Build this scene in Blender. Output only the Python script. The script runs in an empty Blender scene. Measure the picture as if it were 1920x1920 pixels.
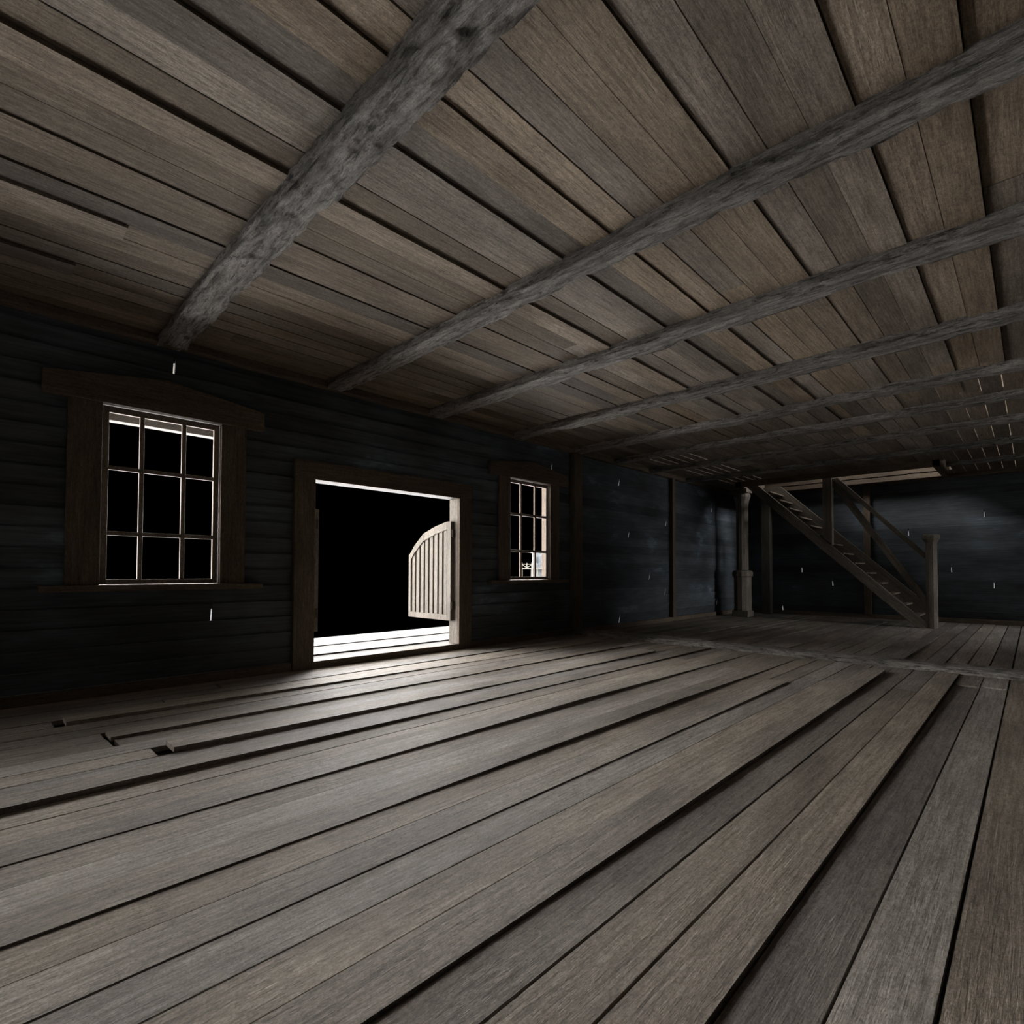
import bpy, math, random
from mathutils import Vector, Matrix, noise
S = bpy.context.scene
C = S.collection
W = 6.44          # inner face of the street wall
XB = 16.85        # inner face of the far wall
ZC = 3.64         # underside of ceiling boards
XF, YR = -4.6, -5.4   # the two walls behind the camera
GR = .2158        # board pitch

# ------------------------------------------------------------------ materials
def nn(t, k, **kw):
    n = t.nodes.new(k)
    for a, b in kw.items(): setattr(n, a, b)
    return n
def wood(name, c1, c2, axis='X', rough=.8, bump=.5, fine=1., dark=.35, tonevar=.45, warm=None, spec=.25, bumpd=.004, crack=0, pit=.25):
    m = bpy.data.materials.new(name); m.use_nodes = True
    t = m.node_tree; t.nodes.clear(); L = t.links.new
    out = nn(t, 'ShaderNodeOutputMaterial'); p = nn(t, 'ShaderNodeBsdfPrincipled'); L(p.outputs[0], out.inputs[0])
    tc = nn(t, 'ShaderNodeTexCoord'); at = nn(t, 'ShaderNodeAttribute', attribute_name='tone')
    sh = nn(t, 'ShaderNodeVectorMath', operation='SCALE'); sh.inputs[0].default_value = (13.7, 7.3, 3.1)
    L(at.outputs['Fac'], sh.inputs['Scale'])
    ad = nn(t, 'ShaderNodeVectorMath', operation='ADD'); L(tc.outputs['Object'], ad.inputs[0]); L(sh.outputs[0], ad.inputs[1])
    def mp(s_along, s_across):
        q = nn(t, 'ShaderNodeMapping'); s = [s_across]*3; s['XYZ'.index(axis)] = s_along
        q.inputs['Scale'].default_value = s; L(ad.outputs[0], q.inputs[0]); return q
    def noi(q, sc, det, ro=.6, dist=0.):
        n = nn(t, 'ShaderNodeTexNoise'); n.inputs['Scale'].default_value = sc; n.inputs['Detail'].default_value = det
        n.inputs['Roughness'].default_value = ro; n.inputs['Distortion'].default_value = dist
        L(q.outputs[0], n.inputs['Vector']); return n
    g = noi(mp(1.6, 34*fine), 1.5, 8, .7, .35)            # long grain
    f = noi(mp(9, 150*fine), 1.6, 4, .65, .2)             # fine fibre
    b = noi(mp(.7, 2.2), 1.1, 4, .6)                      # broad stains
    s = noi(mp(14, 30), 2.0, 6, .75)                      # weathered pitting
    def ramp(n, a, c, lo=(0, 0, 0, 1), hi=(1, 1, 1, 1)):
        r = nn(t, 'ShaderNodeValToRGB'); r.color_ramp.elements[0].position = a; r.color_ramp.elements[1].position = c
        r.color_ramp.elements[0].color = lo; r.color_ramp.elements[1].color = hi; L(n.outputs[0], r.inputs[0]); return r
    base = ramp(b, .36, .66, (*c1, 1), (*c2, 1))
    def mul(a, bb, fac=1.):
        x = nn(t, 'ShaderNodeMix', data_type='RGBA', blend_type='MULTIPLY'); x.inputs[0].default_value = fac
        L(a, x.inputs[6]); L(bb, x.inputs[7]); return x.outputs[2]
    col = mul(base.outputs[0], ramp(g, .34, .62, (dark, dark*.95, dark*.9, 1), (1, 1, 1, 1)).outputs[0], .75)
    col = mul(col, ramp(f, .35, .6, (.55, .54, .52, 1), (1.1, 1.1, 1.1, 1)).outputs[0], .6)
    col = mul(col, ramp(s, .38, .56, (.45, .43, .41, 1), (1, 1, 1, 1)).outputs[0], .55)
    if crack:
        ck = noi(mp(2.6, 15), 1.7, 9, .72, .6)
        col = mul(col, ramp(ck, .40, .50, (.16, .15, .14, 1), (1, 1, 1, 1)).outputs[0], crack)
    pt = noi(mp(45, 70), 2.2, 5, .8)
    col = mul(col, ramp(pt, .36, .58, (1-pit*2, 1-pit*2, 1-pit*2, 1), (1+pit*.5, 1+pit*.5, 1+pit*.5, 1)).outputs[0], .8)
    # each board keeps its own shade
    mr = nn(t, 'ShaderNodeMapRange'); L(at.outputs['Fac'], mr.inputs[0])
    mr.inputs[3].default_value = 1-tonevar; mr.inputs[4].default_value = 1+tonevar
    cc = nn(t, 'ShaderNodeCombineXYZ'); [L(mr.outputs[0], cc.inputs[i]) for i in range(3)]
    col = mul(col, cc.outputs[0])
    if warm:
        fr = nn(t, 'ShaderNodeMath', operation='MULTIPLY'); fr.inputs[1].default_value = 7.31; L(at.outputs['Fac'], fr.inputs[0])
        fr2 = nn(t, 'ShaderNodeMath', operation='FRACT'); L(fr.outputs[0], fr2.inputs[0])
        x = nn(t, 'ShaderNodeMix', data_type='RGBA', blend_type='MULTIPLY'); L(fr2.outputs[0], x.inputs[0])
        L(col, x.inputs[6]); x.inputs[7].default_value = (*warm, 1); col = x.outputs[2]
    L(col, p.inputs['Base Color'])
    p.inputs['Roughness'].default_value = rough; p.inputs['Specular IOR Level'].default_value = spec
    # relief
    su = nn(t, 'ShaderNodeMath', operation='ADD'); L(g.outputs[0], su.inputs[0])
    s2 = nn(t, 'ShaderNodeMath', operation='MULTIPLY_ADD'); L(f.outputs[0], s2.inputs[0]); s2.inputs[1].default_value = .45
    L((ck if crack else s).outputs[0], s2.inputs[2]); L(s2.outputs[0], su.inputs[1])
    bp_ = nn(t, 'ShaderNodeBump'); bp_.inputs['Strength'].default_value = bump; bp_.inputs['Distance'].default_value = bumpd*3
    L(su.outputs[0], bp_.inputs['Height']); L(bp_.outputs[0], p.inputs['Normal'])
    return m

def painted(name, axis):
    m = bpy.data.materials.new(name); m.use_nodes = True
    t = m.node_tree; t.nodes.clear(); L = t.links.new
    out = nn(t, 'ShaderNodeOutputMaterial'); p = nn(t, 'ShaderNodeBsdfPrincipled'); L(p.outputs[0], out.inputs[0])
    tc = nn(t, 'ShaderNodeTexCoord'); at = nn(t, 'ShaderNodeAttribute', attribute_name='tone')
    mp = nn(t, 'ShaderNodeMapping'); s = [1.2]*3; s['XYZ'.index(axis)] = .55; mp.inputs['Scale'].default_value = s
    L(tc.outputs['Object'], mp.inputs[0])
    mg = nn(t, 'ShaderNodeMapping'); s = [40]*3; s['XYZ'.index(axis)] = 1.5; mg.inputs['Scale'].default_value = s
    L(tc.outputs['Object'], mg.inputs[0])
    n = nn(t, 'ShaderNodeTexNoise'); n.inputs['Scale'].default_value = 1.2; n.inputs['Detail'].default_value = 9; n.inputs['Roughness'].default_value = .62
    L(mp.outputs[0], n.inputs['Vector'])
    g = nn(t, 'ShaderNodeTexNoise'); g.inputs['Scale'].default_value = 1.3; g.inputs['Detail'].default_value = 6; L(mg.outputs[0], g.inputs['Vector'])
    r = nn(t, 'ShaderNodeValToRGB'); e = r.color_ramp.elements
    e[0].position = .3; e[0].color = (.036, .039, .042, 1); e[1].position = .52; e[1].color = (.066, .074, .082, 1)
    x = e.new(.62); x.color = (.084, .1, .116, 1); x = e.new(.68); x.color = (.15, .187, .225, 1)
    L(n.outputs[0], r.inputs[0])
    rg = nn(t, 'ShaderNodeValToRGB'); rg.color_ramp.elements[0].position = .35; rg.color_ramp.elements[0].color = (.55, .55, .55, 1); rg.color_ramp.elements[1].position = .6
    L(g.outputs[0], rg.inputs[0])
    mx = nn(t, 'ShaderNodeMix', data_type='RGBA', blend_type='MULTIPLY'); mx.inputs[0].default_value = .7
    L(r.outputs[0], mx.inputs[6]); L(rg.outputs[0], mx.inputs[7])
    mr = nn(t, 'ShaderNodeMapRange'); L(at.outputs['Fac'], mr.inputs[0]); mr.inputs[3].default_value = .75; mr.inputs[4].default_value = 1.25
    cc = nn(t, 'ShaderNodeCombineXYZ'); [L(mr.outputs[0], cc.inputs[i]) for i in range(3)]
    m2 = nn(t, 'ShaderNodeMix', data_type='RGBA', blend_type='MULTIPLY'); m2.inputs[0].default_value = 1
    L(mx.outputs[2], m2.inputs[6]); L(cc.outputs[0], m2.inputs[7])
    L(m2.outputs[2], p.inputs['Base Color']); p.inputs['Roughness'].default_value = .75; p.inputs['Specular IOR Level'].default_value = .2
    b = nn(t, 'ShaderNodeBump'); b.inputs['Strength'].default_value = .4; b.inputs['Distance'].default_value = .006
    L(g.outputs[0], b.inputs['Height']); L(b.outputs[0], p.inputs['Normal'])
    return m

GREY1, GREY2 = (.19, .165, .145), (.36, .325, .285)
M_floor = wood('weathered_floor_boards', (.29, .262, .238), (.47, .432, .392), 'X', bump=.6, tonevar=.24, warm=(.98, .9, .8))
M_ceil = wood('weathered_ceiling_boards', (.21, .176, .146), (.355, .308, .262), 'X', bump=.7, tonevar=.32, warm=(.98, .88, .74))
M_beam = wood('rough_hewn_timber', (.34, .315, .29), (.57, .535, .495), 'X', bump=1.0, fine=.45, dark=.25, tonevar=.1, bumpd=.016, crack=.82)
M_trimX = wood('brown_trim_x', (.125, .094, .067), (.195, .15, .11), 'X', bump=.4, tonevar=.12)
M_trimZ = wood('brown_trim_z', (.125, .094, .067), (.195, .15, .11), 'Z', bump=.4, tonevar=.12)
M_trimY = wood('brown_trim_y', (.125, .094, .067), (.195, .15, .11), 'Y', bump=.4, tonevar=.12)
M_sash = wood('pale_sash_wood', (.22, .175, .14), (.32, .265, .22), 'Z', bump=.3, tonevar=.1, dark=.6)
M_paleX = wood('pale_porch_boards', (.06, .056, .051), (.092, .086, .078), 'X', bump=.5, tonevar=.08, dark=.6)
M_doorZ = wood('pale_door_wood', (.185, .162, .136), (.28, .249, .214), 'Z', bump=.3, tonevar=.1, dark=.6)
M_doorX = wood('pale_porch_timber', (.185, .162, .136), (.28, .249, .214), 'X', bump=.3, tonevar=.1, dark=.6)
M_stair = wood('stair_wood', (.12, .099, .078), (.2, .168, .135), 'X', bump=.4, tonevar=.12)
M_stairZ = wood('stair_post_wood', (.12, .099, .078), (.2, .168, .135), 'Z', bump=.4, tonevar=.12)
M_stairY = wood('stair_tread_wood', (.14, .108, .08), (.25, .2, .155), 'X', bump=.4, tonevar=.12)
M_paintX = painted('flaking_blue_black_paint_x', 'X')
M_paintY = painted('flaking_blue_black_paint_y', 'Y')
M_ledge_lit = wood('siding_ledge_highlight', (.24, .25, .25), (.36, .37, .37), 'X', bump=.3, tonevar=.3)  # pale ledge tops: light from above put into the colour
M_far = wood('far_grey_boards', (.2, .215, .23), (.28, .3, .32), 'Z', bump=.1, tonevar=.1, fine=.1)
M_farT = wood('far_pale_trim', (.26, .24, .2), (.36, .33, .28), 'Z', bump=.1, tonevar=.1, fine=.1)

# ------------------------------------------------------------------ mesh helpers
class MB:
    def __init__(s): s.v = []; s.f = []; s.t = []; s.m = {}
    def hexa(s, p, tone=.5, top=0):      # 8 points: bottom loop 0-3, top loop 4-7 (counter-clockwise from above)
        n = len(s.v); s.v += [tuple(q) for q in p]
        for q in ((3, 2, 1, 0), (4, 5, 6, 7), (0, 1, 5, 4), (1, 2, 6, 5), (2, 3, 7, 6), (3, 0, 4, 7)):
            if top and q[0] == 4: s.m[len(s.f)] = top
            s.f.append(tuple(n+i for i in q)); s.t.append(tone)
    def box(s, x0, x1, y0, y1, z0, z1, tone=.5):
        s.hexa([(x0, y0, z0), (x1, y0, z0), (x1, y1, z0), (x0, y1, z0), (x0, y0, z1), (x1, y0, z1), (x1, y1, z1), (x0, y1, z1)], tone)
    def loops(s, rings, tone=.5, caps=True):      # rings of equal length, oriented so sides face outwards
        n = len(s.v); k = len(rings[0])
        for r in rings: s.v += [tuple(q) for q in r]
        for i in range(len(rings)-1):
            for j in range(k):
                a = n+i*k+j; b = n+i*k+(j+1) % k
                s.f.append((a, b, b+k, a+k)); s.t.append(tone)
        if caps:
            s.f.append(tuple(n+j for j in reversed(range(k)))); s.t.append(tone)
            s.f.append(tuple(n+(len(rings)-1)*k+j for j in range(k))); s.t.append(tone)
    def extrude(s, poly, a, b, plane='XZ', tone=.5):  # polygon in a plane pushed from a to b along the missing axis
        def P(u, v, w): return {'XZ': (u, w, v), 'YZ': (w, u, v), 'XY': (u, v, w)}[plane]
        s.loops([[P(u, v, a) for u, v in poly], [P(u, v, b) for u, v in poly]], tone)
    def build(s, name, mat, parent=None, mw=None, smooth=False, bevel=0):
        me = bpy.data.meshes.new(name); me.from_pydata(s.v, [], s.f); me.update()
        import bmesh
        bm = bmesh.new(); bm.from_mesh(me); bmesh.ops.recalc_face_normals(bm, faces=bm.faces); bm.to_mesh(me); bm.free()
        at = me.attributes.new('tone', 'FLOAT', 'FACE'); at.data.foreach_set('value', s.t)
        for q in (mat if isinstance(mat, (list, tuple)) else [mat]): me.materials.append(q)
        for i, k in s.m.items(): me.polygons[i].material_index = k
        if smooth:
            for p in me.polygons: p.use_smooth = True
        o = bpy.data.objects.new(name, me); C.objects.link(o)
        if mw is not None: o.matrix_world = mw
        if parent is not None: o.parent = parent
        if bevel:
            b = o.modifiers.new('bevel', 'BEVEL'); b.width = bevel; b.segments = 2; b.limit_method = 'ANGLE'; b.angle_limit = math.radians(40)
        return o
def empty(name, loc=(0, 0, 0)):
    o = bpy.data.objects.new(name, None); o.location = loc; o.empty_display_size = .2; C.objects.link(o); return o
def tag(o, label=None, cat=None, group=None, kind=None):
    if label: o['label'] = label
    if cat: o['category'] = cat
    if group: o['group'] = group
    if kind: o['kind'] = kind
    return o
def put(o, root):         # parent without moving
    o.parent = root; o.matrix_parent_inverse = Matrix.Translation(root.location).inverted(); return o

def rough(L, w, h, seed, amp=.012, step=.05, chip=.02, per=6, chip_at=None):
    """a rough-hewn beam along local X, section w (Y) by h (Z), with wandering faces and broken arrises"""
    s = MB(); n = max(2, int(L/step)); rings = []
    sec = []
    for side in range(4):
        for j in range(per):
            u = (0, .07, .2, .36, .5, .64, .8, .93)[j] if per == 8 else (0, .06, .17, .3, .45, .6, .74, .86, .95)[j] if per == 9 else j/per
            sec.append([(-.5+u, -.5), (.5, -.5+u), (.5-u, .5), (-.5, .5-u)][side])
    o = Vector((seed*17.3, seed*5.1, seed*9.7))
    for i in range(n+1):
        x = L*i/n; r = []
        bend = Vector((0, noise.noise(Vector((x*.35, seed*3.3, 0)))*.03, noise.noise(Vector((x*.4, seed*7.7, 5)))*.008))
        for (a, b) in sec:
            corner = max(0, (abs(a)+abs(b)-.8)/.2)
            p = Vector((x, a*w, b*h))
            q = Vector((x*2.2, a*4, b*4))+o
            d = noise.fractal(q, 1.0, 2.0, 4)*amp + noise.fractal(Vector((x*9, a*11, b*11))+o, 1.0, 2.0, 3)*amp*.55
            k = max(0, noise.fractal(Vector((x*1.7, a*1.5, b*1.5))+o*2, 1, 2, 4)+.08)
            if chip_at: k += chip_at(x)
            k2 = max(0, noise.noise(Vector((x*14, a*6, b*6))+o))
            k3 = noise.fractal(Vector((x*5, a*26, b*26))+o, .7, 2.2, 4)
            d -= max(0, k3-.05)*amp*1.6
            nrm = Vector((0, a, b)).normalized()
            p += nrm*(d - chip*corner*k*3.2 - chip*.5*k*k2)
            p += bend; r.append(p)
        rings.append(r)
    s.loops(rings, .5)
    return s
def RX(ax):               # matrix that lays local X along a world axis
    return {'X': Matrix.Identity(4), 'Y': Matrix.Rotation(math.pi/2, 4, 'Z'), 'Z': Matrix.Rotation(-math.pi/2, 4, 'Y')}[ax]
def T(x, y, z): return Matrix.Translation((x, y, z))

# ------------------------------------------------------------------ floor
random.seed(11)
fl = MB()
def board(mb, y0, y1, x0, x1, prof, z, th, tone, up=1):
    """one plank; prof = [(x, lift)] ; up=1 lifts the top of a floor board, up=-1 drops the underside of a ceiling board"""
    xs = sorted(set([x0, x1]+[p[0] for p in prof if x0 < p[0] < x1]))
    def ev(x):
        if not prof: return 0
        if x <= prof[0][0]: return prof[0][1]
        for (a, da), (b, db) in zip(prof, prof[1:]):
            if a <= x <= b: return da+(db-da)*(x-a)/(b-a)
        return prof[-1][1]
    rings = []
    for x in xs:
        d = ev(x)*up; zt = z+d
        lo, hi = (zt-th, zt) if up > 0 else (zt, zt+th)
        rings.append([(x, y0, lo), (x, y0, hi), (x, y1, hi), (x, y1, lo)])
    mb.loops(rings, tone)
F_spec = {  # row: [(x0, x1, profile)]
 24: [(XF, .50, [(0, .002)]), (.57, 7.7, [(.57, .03), (3, .018), (5, .004), (7.7, .014)]), (7.71, 8.3, [(8, 0)])],
 21: [(XF, .72, [(0, .0)]), (.75, 7.42, [(.75, .014), (2.5, .013), (4, .004), (7.42, .012)]), (7.43, 8.3, [(8, 0)])],
 20: [(XF, .73, [(0, .0)]), (.77, 8.3, [(8, -.006)])],
 18: [(XF, .90, [(0, .0)]), (.99, 7.3, [(.99, .036), (2.4, .022), (4.5, .007), (7.3, .022)]), (7.31, 8.3, [(8, 0)])],
 16: [(XF, 8.25, [(-1, .03), (1, .03), (3, .013), (5, .009), (8.2, .02)])],
 13: [(XF, 8.3, [(.5, .004), (2.1, .012), (4, .027), (6, .013), (8.2, .003)])],
 10: [(XF, 8.3, [(1.5, .006), (3, .02), (4.5, .027), (6.5, .012), (8.2, .003)])],
 8: [(XF, 6.31, [(1, .002), (4, .006), (6.31, .012)]), (6.32, 8.3, [(7, 0)])],
 5: [(XF, 7.77, [(1.5, .008), (3.1, .02), (5.5, .022), (7.77, .036)]), (7.79, 8.3, [(8, -.004)])],
 2: [(XF, 8.3, [(2, .004), (6, .01), (8.2, .012)])],
 1: [(XF, 7.49, [(3, -.006), (7.49, -.012)]), (7.52, 8.3, [(8, 0)])],
 0: [(XF, 7.53, [(3, .002), (7.5, -.008)]), (7.55, 8.3, [(8, .003)])],
 26: [(XF, 6.26, [(1, 0), (6.26, .014)]), (6.28, 8.3, [(8, 0)])],
 27: [(XF, 1.86, [(0, .003)]), (1.89, 8.3, [(3, 0)])],
 25: [(XF, 1.29, [(0, .006)]), (1.31, 8.3, [(3, 0)])],
}
for k in range(-27, 29):
    y0 = .205+GR*k; y1 = y0+GR
    if y1 < YR: continue
    y1 = min(y1, W+.03)
    g = random.choice([.0026, .0034, .0045, .005]) if k > 6 else random.choice([.0055, .0065])
    segs = F_spec.get(k)
    if not segs:
        d = [random.uniform(-.002, .003) for _ in range(3)]
        segs = [(XF, 8.3, [(-2, d[0]), (3, d[1]), (8, d[2])])]
        if random.random() < .4:
            xb = random.uniform(6.4, 8.0); segs = [(XF, xb, [(-2, d[0]), (3, d[1])]), (xb+.004, 8.3, [(8, d[2])])]
    for (a, b, pr) in segs: board(fl, y0+g, y1-g, a, b, pr, 0, .035, random.random())
    g = random.choice([.006, .008, .010])
    # rows beyond the cross timber
    d0 = {5: .03, 3: .012, 9: .012, 12: .010, 15: .014, 18: .012, 21: .012}.get(k, random.uniform(-.003, .003))
    xb = random.choice([None, 9.3, 9.9, 12.4, 14]) if k not in (5, 3) else None
    pr = [(8.7, d0), (11, d0*.5), (15, 0)]
    if xb:
        board(fl, y0+g, y1-g, 8.7, xb, pr, 0, .035, random.random()); board(fl, y0+g, y1-g, xb+.006, XB+.02, [(8.7, random.uniform(-.002, .003))], 0, .035, random.random())
    else: board(fl, y0+g, y1-g, 8.7, XB+.02, pr, 0, .035, random.random())
fl.box(XF-.2, XB+.2, YR-.2, W+.2, -.2, -.06, 0.)      # earth-dark joists below
tag(fl.build('floor', M_floor), kind='structure')
o = rough(12.0, .46, .20, 3, amp=.010, step=.02, chip=.035, per=9, chip_at=lambda x: .25 if 5 < x < 7.4 else 0)
tag(o.build('floor_beam', M_beam, mw=T(8.50, YR+.05, -.018)@RX('Y'), smooth=True),
    'rough grey timber laid across the plank floor from the wall post', 'beam')

# ------------------------------------------------------------------ ceiling
HX0, HX1, HY0, HY1 = 14.60, 16.22, 1.51, 5.55        # stair opening
cl = MB(); random.seed(5)
C_hang = {13: .022, 10: .02, 8: .018, 16: .014, 18: .012, 4: .008, 1: .012, -1: .02}
C_end = {19: .75, 23: .56, 25: 1.89}
BX = [(1.33, 1.59), (3.19, 3.42), (4.78, 5.05), (6.58, 6.84), (8.26, 8.49), (9.65, 9.87), (11.15, 11.36), (12.95, 13.16)]
for k in range(-28, 28):
    y0 = .405+GR*k; y1 = min(y0+GR, W+.03)
    if y1 < YR: continue
    g = random.choice([.003, .004, .0055, .0065])
    h = C_hang.get(k, random.uniform(0, .004))
    cuts = [XF]
    if k in C_end: cuts.append(C_end[k])
    for b in BX[2:6]:
        if random.random() < .33: cuts.append((b[0]+b[1])/2+random.choice([0, random.uniform(-.5, .5)]))
    cuts = sorted(cuts)+[8.55]
    for a, b in zip(cuts, cuts[1:]):
        hh = h+random.uniform(-.002, .004)
        if k == 19 and b < 1: hh = .03
        if k == 23 and b < 1: hh = .03
        board(cl, y0+g, y1-g, a+(.004 if a != XF else 0), b, [(0, hh), (4, hh*.8), (8, hh)], ZC, .03, random.random(), -1)
    # beyond x = 8.55 the boards are laid with a small offset and have shrunk apart near the right and by the street wall
    y0 += .05; y1 = min(y0+GR, W+.03)
    gap = .0065 if -4 <= k <= 3 else .014 if 20 <= k <= 25 else .0045
    segs = [(8.555, XB)]
    if y1 > HY0 and y0 < HY1: segs = [(8.555, HX0), (HX1, XB)]
    for a, b in segs:
        xs = [a]+([random.uniform(10, 13)] if random.random() < .4 and a < 9 else [])+[b]
        for p, q in zip(xs, xs[1:]):
            board(cl, y0+gap, y1-gap, p, q-.003, [(p, random.uniform(0, .012) if gap < .005 and k < 20 else random.uniform(0, .003))], ZC, .03, random.random(), -1)
tag(cl.build('ceiling', M_ceil), kind='structure')
# unseen slab added to stop light leaks, open over the shrunken boards and the stairs
sf = MB()
sf.box(XF-.1, 8.56, YR-.1, W+.1, ZC+.05, ZC+.12)
sf.box(8.56, HX0, 1.35, 4.7, ZC+.05, ZC+.12)
sf.box(8.56, XB+.2, YR-.1, -.75, ZC+.05, ZC+.12)
sf.box(8.56, XB+.2, 5.95, W+.1, ZC+.05, ZC+.12)
sf.box(8.56, 10.0, 4.7, 5.95, ZC+.05, ZC+.12)
tag(sf.build('added_subfloor', M_trimX), kind='structure')
uw = MB(); za, zb = ZC+.03, 6.9  # unseen storey shell, added to keep street sun off the stair opening
uw.box(XF-.1, XB+.2, W+.02, W+.12, za, zb); uw.box(XF-.1, XB+.2, YR-.12, YR-.02, za, zb)
uw.box(XF-.2, XF-.1, YR-.12, W+.12, za, zb); uw.box(XB+.06, XB+.16, YR-.12, W+.12, za, zb)
uw.box(XF-.2, 9.5, YR-.12, W+.12, zb, zb+.1); uw.box(9.5, XB+.2, YR-.12, -2.5, zb, zb+.1)
tag(uw.build('added_upper_shell', M_trimX), kind='structure')

pos = ['leftmost, above the left window', 'second from the left, ending just left of the doorway head', 'third from the left, ending over the doorway',
       'fourth from the left, ending above the far window', 'fifth from the left, in line with the thick wall post', 'sixth from the left, beyond the floor timber',
       'seventh from the left, third before the stairs', 'eighth from the left, last one before the stair opening']
for i, (a, b) in enumerate(BX):
    mb = rough(W-YR+.1, b-a, .16, 20+i*3.7, amp=.010 if i else .014, step=.022 if i < 4 else .06, chip=.026, per=8 if i < 4 else 5)
    o = mb.build('ceiling_beam', M_beam, mw=T((a+b)/2, YR-.05, 3.54+.08)@RX('Y'), smooth=True)
    tag(o, 'rough grey ceiling beam, '+pos[i], 'beam', 'rough ceiling beams')
# opening trim for the stairs
t = empty('stair_opening_frame', (HX0, HY0, ZC))
def part(mb, name, mat, root, **k): return put(mb.build(name, mat, **k), root)
m = MB(); m.box(HX0-.16, HX0, HY0-.12, HY1+.15, 3.50, 3.78); part(m, 'near_board', M_trimY, t, bevel=.006)
m = MB(); m.box(HX1, HX1+.14, HY0-.12, HY1+.15, 3.52, 3.98); part(m, 'far_board', M_trimY, t, bevel=.006)
m = MB(); m.box(HX0-.16, HX1+.14, HY0-.12, HY0, 3.50, 3.90); part(m, 'side_board', M_trimX, t, bevel=.006)
m = MB(); m.box(HX0-.16, HX1+.14, HY1, HY1+.15, 3.50, 3.90); part(m, 'side_board', M_trimX, t, bevel=.006)
tag(t, 'deep plank frame around the stair opening in the ceiling', 'frame')
m = rough(6.78, .2, .14, 91, per=5, step=.08)
tag(m.build('ceiling_beam', M_beam, mw=T(15.08, YR-.05, 3.62)@RX('Y'), smooth=True), 'rough ceiling beam running right from the corner of the stair opening frame', 'beam', 'rough ceiling beams')

# ------------------------------------------------------------------ walls of lapped siding
LP = .187; Z0 = .102; LAP = .06
def siding(mb, u0, u1, place, holes, glints, seed=0, top=3.62, slant=0, gw=.010):
    """lap siding seen from inside; place(u, d, z) -> world point, d = depth outwards. holes = [(u0,u1,z0,z1)], glints = [(u,z)]"""
    rnd = random.Random(seed); k = -1
    while Z0+LP*k < top:
        za, zb = Z0+LP*k-LAP, Z0+LP*(k+1)
        if za > 3.8: break
        segs = [(u0, u1)]
        def cut(segs, a, b):
            r = []
            for s in segs:
                if b <= s[0] or a >= s[1]: r.append(s); continue
                if s[0] < a: r.append((s[0], a))
                if s[1] > b: r.append((b, s[1]))
            return r
        for (a, b, c, d) in holes:
            if zb > c+.02 and za+LAP < d-.02: segs = cut(segs, a, b)
        for (u, z) in glints:
            if Z0+LP*k <= z < zb: segs = cut(segs, u-gw, u+gw)
        j = rnd.uniform(-.003, .003)
        for (a, b) in segs:
            tone = rnd.random(); th = .038
            d1 = .0+j; d0 = .045+j
            ai = a+slant if any(abs(a-u-gw) < 1e-6 for u, z in glints) else a      # slot end slanted so it catches outside light as a glint
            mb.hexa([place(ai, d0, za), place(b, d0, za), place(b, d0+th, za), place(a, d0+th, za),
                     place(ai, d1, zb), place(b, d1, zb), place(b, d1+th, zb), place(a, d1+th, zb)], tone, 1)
        k += 1
WIN = [(.899, 1.95), (6.517, 7.572)]
ZS, ZH = 1.07, 2.83
DO = (3.037, 5.375, .095, 2.352)
XW3 = (-1.80, -.75)          # unseen window added left of view to brighten the left floor
XD2 = (-4.3, -2.3)     # unseen doorway, also added for more light there
holes = [(a-.03, b+.03, ZS-.02, ZH+.02) for a, b in WIN+[XW3]] + [(DO[0]-.03, DO[1]+.03, -.5, DO[3]+.02), (XD2[0], XD2[1], -.5, DO[3]+.02)]
gl = [(1.5, 3.33), (1.89, .70), (7.68, 3.12), (9.97, 3.12), (10.35, 2.10), (11.25, 1.12), (12.0, .80), (12.06, 2.46), (14.97, .44), (14.69, 2.95), (9.97, .12)]
w = MB(); siding(w, XF, XB+.1, lambda u, d, z: (u, W+d, z), holes, gl, 1)
tag(w.build('wall_left', [M_paintX, M_ledge_lit]), kind='structure')
w = MB(); siding(w, YR, W+.1, lambda u, d, z: (XB+d, u, z), [], [(4.76, 1.24), (3.98, .86), (5.29, .13), (2.25, 2.20), (1.41, 1.24), (.64, .86), (.79, 2.55)], 2, slant=.013, gw=.011)
tag(w.build('wall_back', [M_paintY, M_ledge_lit]), kind='structure')
RO = [(12.75, 14.45, -.5, 3.0)]    # openings of the wall to the right, outside the picture
w = MB(); siding(w, XF, XB+.1, lambda u, d, z: (u, YR-d, z), RO, [], 3)
tag(w.build('wall_right', [M_paintX, M_ledge_lit]), kind='structure')
w = MB(); siding(w, YR, W+.1, lambda u, d, z: (XF-d, u, z), [], [], 4)
tag(w.build('wall_front', [M_paintY, M_ledge_lit]), kind='structure')

m = MB(); m.box(14.6, 14.75, -12, YR-.05, -.1, 4.2)  # unseen wall, added to block far-end sun from the right opening
tag(m.build('wall_sun_block', M_trimX), kind='structure')
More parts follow.
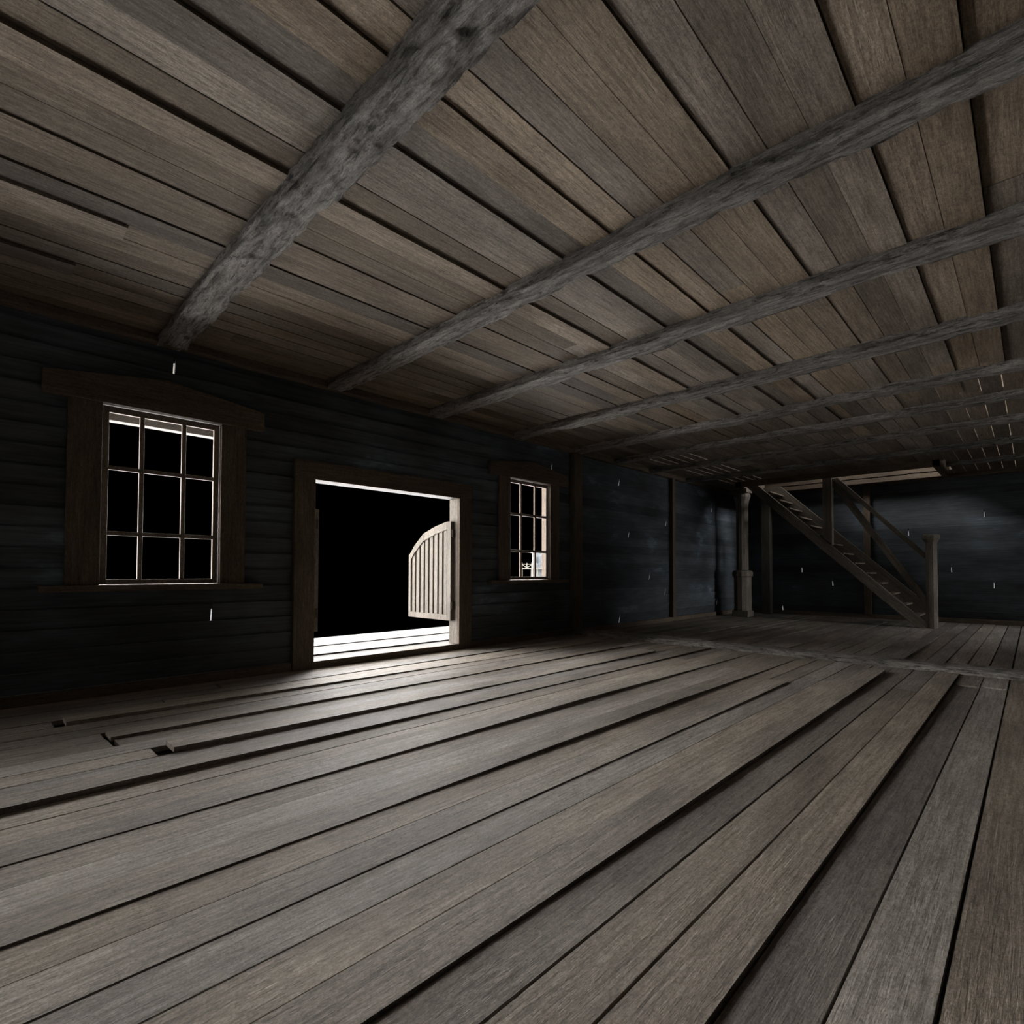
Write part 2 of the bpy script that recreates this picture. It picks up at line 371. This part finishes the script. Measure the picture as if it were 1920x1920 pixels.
# base timbers, top plates
m = MB(); m.box(XF, XD2[0]-.24, W-.03, W+.10, -.02, .10); m.box(XD2[1]+.24, DO[0]-.27, W-.03, W+.10, -.02, .10); m.box(DO[1]+.25, 8.24, W-.03, W+.10, -.02, .10); m.box(8.5, XB+.03, W-.03, W+.10, -.02, .10)
tag(m.build('baseboard_left', M_trimX, bevel=.006), kind='structure')
m = MB(); m.box(XB-.06, XB+.10, YR, W-.03, -.02, .11)
tag(m.build('baseboard_back', M_trimY, bevel=.006), kind='structure')
m = rough(XB-XF, .16, .13, 71, amp=.006, step=.1, chip=.01, per=4)
tag(m.build('trim_1', M_trimX, mw=T(XF, W+.02, 3.60), smooth=True), kind='structure')
m = MB(); m.box(XB-.09, XB+.08, YR, W, 3.53, 3.66)
tag(m.build('trim_2', M_trimY, bevel=.008), kind='structure')
m = MB(); m.box(XF, XB, YR-.08, YR+.08, 3.53, 3.66); tag(m.build('trim_3', M_trimX), kind='structure')

# posts
def post(x0, x1, y0, y1, z0, z1, label, cat='post', mat=M_trimZ, name='wall_post', group=None, bevel=.01):
    m = MB(); m.box(0, x1-x0, 0, y1-y0, 0, z1-z0)
    return tag(m.build(name, mat, mw=T(x0, y0, z0), bevel=bevel), label, cat, group)
post(8.24, 8.50, W-.09, W+.04, .06, 3.54, 'thick brown wall post between the far window and the dark siding, over the floor timber')
post(12.18, 12.32, W-.10, W+.01, .10, 3.54, 'thin brown stud on the dark siding midway to the far corner', name='wall_stud')
post(16.70, 16.84, 3.06, 3.22, .11, 3.54, 'thin brown stud on the far wall seen behind the staircase', name='wall_stud')
post(16.42, 16.66, 5.50, 5.74, 0, 3.53, 'square post standing in the far corner right of the round-based column', name='corner_post', mat=M_stairZ)

# ------------------------------------------------------------------ windows
def window(n, a, b, hw, label):
    c = (a+b)/2
    r = empty('window_%d' % n, (c, W, ZS)); tag(r, kind='structure')
    # reveal
    m = MB(); th = .03; ya, yb = W-.0, W+.17
    m.box(a-th, a, ya, yb, ZS, ZH); m.box(b, b+th, ya, yb, ZS, ZH); m.box(a-th, b+th, ya, yb, ZH, ZH+th)
    m.box(a-th, b+th, ya, yb+.03, ZS-.04, ZS)
    part(m, 'window_jamb', M_sash, r, bevel=.003)
    # sash with nine lights
    m = MB(); y0, y1 = W+.012, W+.052
    sx0, sx1 = a+.006, b-.006; sw = .052
    m.box(sx0, sx0+sw, y0, y1, ZS+.006, ZH-.006, .3); m.box(sx1-sw, sx1, y0, y1, ZS+.006, ZH-.006, .6)
    zt, zb_ = ZH-.067, ZS+.052
    m.box(sx0+sw, sx1-sw, y0, y1, zt, ZH-.006, .5); m.box(sx0+sw, sx1-sw, y0, y1, ZS+.006, zb_, .4)
    mw_ = .04
    xs = [a+.310, a+.684]
    for x in xs: m.box(x, x+mw_, y0+.004, y1-.004, zb_, zt, .5)
    for z in ZM:
        z0 = z
        for u0, u1 in ((sx0+sw, xs[0]), (xs[0]+mw_, xs[1]), (xs[1]+mw_, sx1-sw)):
            m.box(u0, u1, y0+.004, y1-.004, z0, z0+mw_, .5)
    part(m, 'window_sash', M_sash, r, bevel=.004)
    # casing, gabled head, sill
    for x0, x1, nm in ((a-.262, a-.002, 'window_casing'), (b+.002, b+.262, 'window_casing')):
        m = MB(); m.box(x0, x1, W-.045, W+.0, ZS-.0, ZH+.005); part(m, nm, M_trimZ, r, bevel=.005)
    m = MB(); m.extrude([(c-hw, ZH), (c+hw, ZH), (c+hw, 3.045), (c, 3.175), (c-hw, 3.045)], W-.075, W-.002)
    part(m, 'window_head', M_trimX, r, bevel=.006)
    m = MB(); m.box(c-hw+.01, c+hw, W-.10, W+.04, ZS-.062, ZS-.002); part(m, 'window_sill', M_trimX, r, bevel=.006)
ZM = (1.555, 2.20)
window(1, *WIN[0], .975, '')
window(2, *WIN[1], 1.03, '')
window(3, *XW3, .975, '')  # out of view, added to bring in daylight on the left

# ------------------------------------------------------------------ doorway
r = empty('door_1', ((DO[0]+DO[1])/2, W, 0)); tag(r, kind='structure')
for x0, x1 in ((DO[0]-.262, DO[0]), (DO[1], DO[1]+.255)):
    m = MB(); m.box(x0, x1, W-.05, W+.01, 0.0, DO[3]); part(m, 'door_casing', M_trimZ, r, bevel=.006)
m = MB(); m.box(DO[0]-.262, DO[1]+.255, W-.055, W+.01, DO[3], 2.585); part(m, 'door_head', M_trimX, r, bevel=.006)
for x0, x1 in ((DO[0]-.05, DO[0]), (DO[1], DO[1]+.05)):
    m = rough(2.4, .20, .05, 40+x0, amp=.002, step=.04, chip=.006, per=4)
    mm = MB(); mm.box(x0, x1, W+.005, W+.20, .05, DO[3]+.05)
    part(mm, 'door_jamb', M_doorZ, r, bevel=.006)
m = MB(); m.box(DO[0], DO[1], W+.005, W+.20, DO[3], DO[3]+.05); part(m, 'door_jamb_head', M_paleX, r, bevel=.004)
m = MB(); m.box(DO[0]-.05, DO[1]+.05, W-.045, W+.2, -.0, .088); part(m, 'door_threshold', M_trimX, r, bevel=.006)

def leaf(x, ang, label, mirror):
    """batwing door: local Y runs out from the hinge, thickness along X"""
    r = empty('saloon_door', (x, W+.09, .44))
    L = 1.13; H0 = 1.56; s = .085; th = .09
    prof = [(0.0, H0), (.10, H0), (.40, H0-.03-.03), (.72, H0-.16), (.98, H0-.36), (1.10, H0-.50), (L, H0-.51)]
    def top(y):
        for (a, za), (b, zb) in zip(prof, prof[1:]):
            if a <= y <= b: return za+(zb-za)*(y-a)/(b-a)
        return prof[-1][1]
    fr = MB()
    fr.extrude([(0, 0), (s, 0), (s, top(s)), (0, top(0))], -th/2, th/2, 'YZ', .4)
    fr.extrude([(L-s*.75, 0), (L, 0), (L, top(L)), (L-s*.75, top(L-s*.75))], -th/2, th/2, 'YZ', .5)
    fr.extrude([(s, 0), (L-s*.75, 0), (L-s*.75, .09), (s, .09)], -th/2, th/2, 'YZ', .6)
    ys = [s]+[p[0] for p in prof if s < p[0] < L-s*.75]+[L-s*.75]
    for a, b in zip(ys, ys[1:]):
        fr.extrude([(a, top(a)-.125), (b, top(b)-.125), (b, top(b)), (a, top(a))], -th/2, th/2, 'YZ', .5)
    sl = MB(); n = 8; w = (L-s*1.75)/n
    for i in range(n):
        a = s+w*i+.026; b = s+w*(i+1)-.014
        sl.extrude([(a, .085), (b, .085), (b, top(b)-.12), (a, top(a)-.12)], -th*.3, th*.3, 'YZ', (i*.37) % 1)
    sl.extrude([(s-.01, .08), (L-s*.7, .08)]+[(y, top(y)-.12) for y in reversed(ys)], -.004, .004, 'YZ', .2)
    for mb, nm in ((fr, 'door_frame'), (sl, 'slat_panel')):
        o = mb.build(nm, M_doorZ, bevel=.004); o.parent = r
    hg = MB()
    for z in (.18, H0-.25): hg.box(-.03, .03, -.02, .004, z, z+.12)
    o = hg.build('hinge', M_trimZ, bevel=.003); o.parent = r
    r.rotation_euler = (0, 0, math.radians(ang))
    tag(r, label, 'door', 'batwing saloon doors')
leaf(5.355, 0, 'pale slatted batwing door with curved top, swung out at the right side of the doorway', 1)
leaf(3.105, 0, 'batwing door swung out at the left side of the doorway, only a dark strip showing', -1)

r = empty('door_added', (-3.3, W, 0)); tag(r, kind='structure')  # out of view, added so more daylight reaches the left floor
for x0, x1 in ((XD2[0]-.24, XD2[0]+.02), (XD2[1]-.02, XD2[1]+.24)):
    m = MB(); m.box(x0, x1, W-.05, W+.05, 0.0, DO[3]); part(m, 'door_casing', M_trimZ, r, bevel=.006)
m = MB(); m.box(XD2[0]-.24, XD2[1]+.24, W-.055, W+.05, DO[3], 2.585); part(m, 'door_head', M_trimX, r, bevel=.006)

# ------------------------------------------------------------------ porch
pf = MB(); random.seed(3)
y = W+.2; k = 0
while y < 8.9:
    y1 = min(y+GR, 8.96)
    g = .005 if k in (2, 5, 8) else .0015; xs = [XF]+{2: [4.35, 7.4], 4: [3.6, 6.1], 6: [2.5, 5.15], 8: [5.6]}.get(k, [random.uniform(-2, 0)])+[8.5]
    for a, b in zip(xs, xs[1:]):
        lift = random.uniform(.012, .03) if k in (2, 6) else random.uniform(0, .004)
        board(pf, y+g, y1-g, a+.01, b, [(a, lift)], .045, .035, random.random())
    y = y1; k += 1
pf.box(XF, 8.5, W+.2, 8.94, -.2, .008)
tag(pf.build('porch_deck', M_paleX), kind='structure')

r = empty('porch_frame', (3.4, 8.97, .04))
m = MB(); m.box(XF, 8.4, 8.9, 9.06, 3.25, 3.50); part(m, 'beam', M_doorX, r, bevel=.01)
for x in (-2.4, 3.34, 8.2):
    m = MB(); m.box(x, x+.13, 8.91, 9.04, .04, 3.25); part(m, 'post', M_doorZ, r, bevel=.01)
m = MB(); m.hexa([(XF, W+.2, 3.72), (8.5, W+.2, 3.72), (8.5, 9.25, 3.50), (XF, 9.25, 3.50), (XF, W+.2, 3.78), (8.5, W+.2, 3.78), (8.5, 9.25, 3.56), (XF, 9.25, 3.56)]); part(m, 'roof_boards', M_doorX, r)
tag(r, 'pale porch beam outside, a bright strip across the top panes of the left window', 'porch frame')

# ------------------------------------------------------------------ staircase
ANG = math.atan(.97)
RM = T(14.75, 1.6, 0)@Matrix.Rotation(math.pi/2, 4, 'Z')@Matrix.Rotation(-ANG, 4, 'Y')
def slanted(poly, x0, x1, name, mat, root, ang=ANG, bevel=.006, tone=.5):
    m = MB(); m.extrude(poly, x0, x1, 'YZ', tone)
    M = T(14.75, 1.6, 0)@Matrix.Rotation(math.pi/2, 4, 'Z')@Matrix.Rotation(-ang, 4, 'Y'); Mi = M.inverted()
    m.v = [tuple(Mi@Vector(v)) for v in m.v]
    o = m.build(name, mat, mw=M, bevel=bevel); o.parent = root
    o.matrix_parent_inverse = Matrix.Translation(root.location).inverted(); return o
st = empty('staircase', (14.75, 1.6, 0))
slanted([(1.60, 0), (1.862, 0), (5.50, 3.52), (5.19, 3.52), (1.60, .04)], 14.66, 14.74, 'stringer', M_stair, st)
slanted([(1.60, 0), (1.85, 0), (5.45, 3.60), (4.98, 3.60), (1.60, .298)], 15.76, 15.84, 'stringer', M_stair, st)
for i in range(14):
    z = .27+.237*i; y = z+1.55
    m = MB(); m.box(0, 1.02, 0, .262, -.036, 0, (i*.37) % 1); o = m.build('tread', M_stairY, mw=T(14.74, y, z), bevel=.006); put(o, st)
def ngon(cx, cy, r, z, n=8, rot=math.pi/8): return [(cx+r*math.cos(rot+2*math.pi*i/n), cy+r*math.sin(rot+2*math.pi*i/n), z) for i in range(n)]
m = MB(); R8 = .108
m.loops([ngon(0, 0, R8*a, z) for a, z in ((1, 0), (1, 1.84), (1.03, 1.87), (1.28, 1.92), (1.5, 1.955), (1.56, 1.99), (1.5, 2.03), (1.38, 2.045), (1.2, 2.055))])
o = m.build('newel_post', M_stairZ, mw=T(14.75, 1.585, 0), bevel=.006); put(o, st)
m = MB(); m.extrude([(0, .07), (.20, .26), (.20, 1.71), (0, 1.71)], 0, .17, 'YZ'); o = m.build('upper_post', M_stairZ, mw=T(14.652, 3.468, 1.81), bevel=.006); put(o, st)
slanted([(1.66, 1.475), (3.48, 3.50), (3.35, 3.51), (1.66, 1.615)], 14.71, 14.79, 'handrail', M_stair, st, math.atan(1.12))
slanted([(1.66, .40), (3.50, 3.34), (3.48, 3.50), (3.42, 3.50), (1.66, .66)], 14.745, 14.79, 'brace', M_stair, st, math.atan(1.6))
tag(st, 'open wooden staircase with plank handrail and thick newel post rising to the ceiling opening', 'staircase')

# ------------------------------------------------------------------ column
r = empty('column', (14.95, 5.72, 0))
def lathe(prof, name, mat, n=12, sm=False):
    m = MB(); m.loops([ngon(0, 0, a, z, n, math.pi/n) for a, z in prof]); o = m.build(name, mat, mw=T(14.95, 5.72, 0), smooth=sm, bevel=.004 if not sm else 0); put(o, r)
m = MB(); m.box(-.215, .215, -.215, .215, 0, .17); o = m.build('plinth', M_stairZ, mw=T(14.95, 5.72, 0), bevel=.015); put(o, r)
lathe([(.225, .17), (.235, .2), (.225, .24), (.225, 1.07), (.23, 1.09)], 'base', M_stairZ)
lathe([(.235, 1.09), (.26, 1.11), (.265, 1.20), (.245, 1.25), (.2, 1.27)], 'collar', M_stairZ)
lathe([(.158, 1.27), (.155, 3.02), (.165, 3.1)], 'shaft', M_stairZ)
lathe([(.165, 3.1), (.18, 3.18), (.215, 3.28), (.215, 3.34), (.18, 3.39)], 'capital', M_stairZ)
m = MB(); m.box(-.2, .2, -.2, .2, 3.39, 3.5); o = m.build('abacus', M_stairZ, mw=T(14.95, 5.72, 0), bevel=.01); put(o, r)
tag(r, 'brown wooden column with thick collared base under the upper end of the staircase', 'column')

# ------------------------------------------------------------------ building far off, seen through the right window
FM = Matrix(((.68, .733, 0, 91.0), (-.733, .68, 0, 85.7), (0, 0, 1, -1.2), (0, 0, 0, 1)))
r = empty('distant_building'); r.matrix_world = FM
def fb(name, mat, boxes):
    m = MB()
    for b in boxes: m.box(*b)
    o = m.build(name, mat); o.parent = r; return o
fb('wall', M_far, [(2.6, 12, 1.2, 8, 0, 7.2)])
fb('roof', M_farT, [(2.3, 12.3, .9, 8.3, 7.2, 7.4)])
fb('window', M_paintX, [(3.4, 4.0, 1.14, 1.2, 4.6, 6.0)])
fb('balcony_floor', M_farT, [(-.1, 12, -.2, 1.2, 3.15, 3.4)])
for x in (0, 2.2, 3.6, 6): fb('post', M_farT, [(x, x+.24, -.1, .14, 0, 3.15)])
m = MB()
for x in (0, 2.3): m.box(x, x+.2, -.1, .1, 3.4, 4.7)
m.box(1.15, 1.35, -.1, .1, 3.4, 4.6); m.box(0, 2.5, -.08, .08, 4.25, 4.4)
for a, b in ((.2, 1.2), (2.3, 1.3)):
    m.extrude([(a, 4.3), (a+.0, 4.1), (b, 3.4), (b, 3.6)] if a < b else [(a, 4.1), (a, 4.3), (b, 3.6), (b, 3.4)], -.06, .06, 'XZ')
o = m.build('railing', M_farT); o.parent = r
tag(r, 'far-off grey building with a railed balcony, seen through the right window', 'building')

# ------------------------------------------------------------------ light: a bright overcast outside the walls, dimmer light upstairs
def sun(name, frm, strength, ang, col=(1, 1, 1)):
    l = bpy.data.lights.new(name, 'SUN'); l.energy = strength; l.angle = math.radians(ang); l.color = col
    o = bpy.data.objects.new(name, l); C.objects.link(o)
    o.rotation_euler = Vector(frm).to_track_quat('Z', 'Y').to_euler(); return o
sun('sky_from_street', (0, 1, .35), 10, 95, (1, .99, .975))
sun('sky_low_over_street', (.1, 1, .02), 21, 90, (1, .99, .975))
sun('sky_from_street_side', (-1, .75, .2), 15, 70, (1, .99, .975))
sun('sky_from_street_far_side', (1, .75, .15), 24, 80, (1, .99, .975))
sun('ground_glow_from_street', (0, 1, -.55), 5.5, 80, (1, .98, .96))
sun('sky_from_far_end', (1, -1.8, .15), 16, 60, (1, 1, 1))
sun('sky_from_right', (.0, -1, .42), 7.5, 44, (.96, .98, 1))
sun('low_light_from_right', (-.15, -1, .015), .8, 4, (.96, .98, 1))
sun('sky_overhead', (0, 0, 1), .4, 110, (1, .97, .93))
wd = bpy.data.worlds.new('night'); S.world = wd; wd.use_nodes = True
wd.node_tree.nodes['Background'].inputs[0].default_value = (0, 0, 0, 1); wd.node_tree.nodes['Background'].inputs[1].default_value = 0

# ------------------------------------------------------------------ camera
F, CY = 1000.2, 1047.4
yaw, pitch, roll = map(math.radians, (44.312, 1.473, .131))
fw = Vector((math.cos(yaw)*math.cos(pitch), math.sin(yaw)*math.cos(pitch), math.sin(pitch)))
r0 = Vector((math.sin(yaw), -math.cos(yaw), 0)); u0 = r0.cross(fw)
rr = r0*math.cos(roll)+u0*math.sin(roll); uu = u0*math.cos(roll)-r0*math.sin(roll)
cam = bpy.data.cameras.new('camera'); co = bpy.data.objects.new('camera', cam); C.objects.link(co)
cam.sensor_width = 36; cam.lens = F/1920*36; cam.shift_y = (CY-960)/1920; cam.clip_start = .02; cam.clip_end = 400
mw = Matrix((rr, uu, -fw)).transposed().to_4x4(); mw.translation = Vector((0, 0, 1.2)); co.matrix_world = mw
S.camera = co
S.view_settings.view_transform = 'Standard'; S.view_settings.look = 'None'; S.view_settings.gamma = 1
S.view_settings.use_curve_mapping = False; S.view_settings.exposure = 0.0
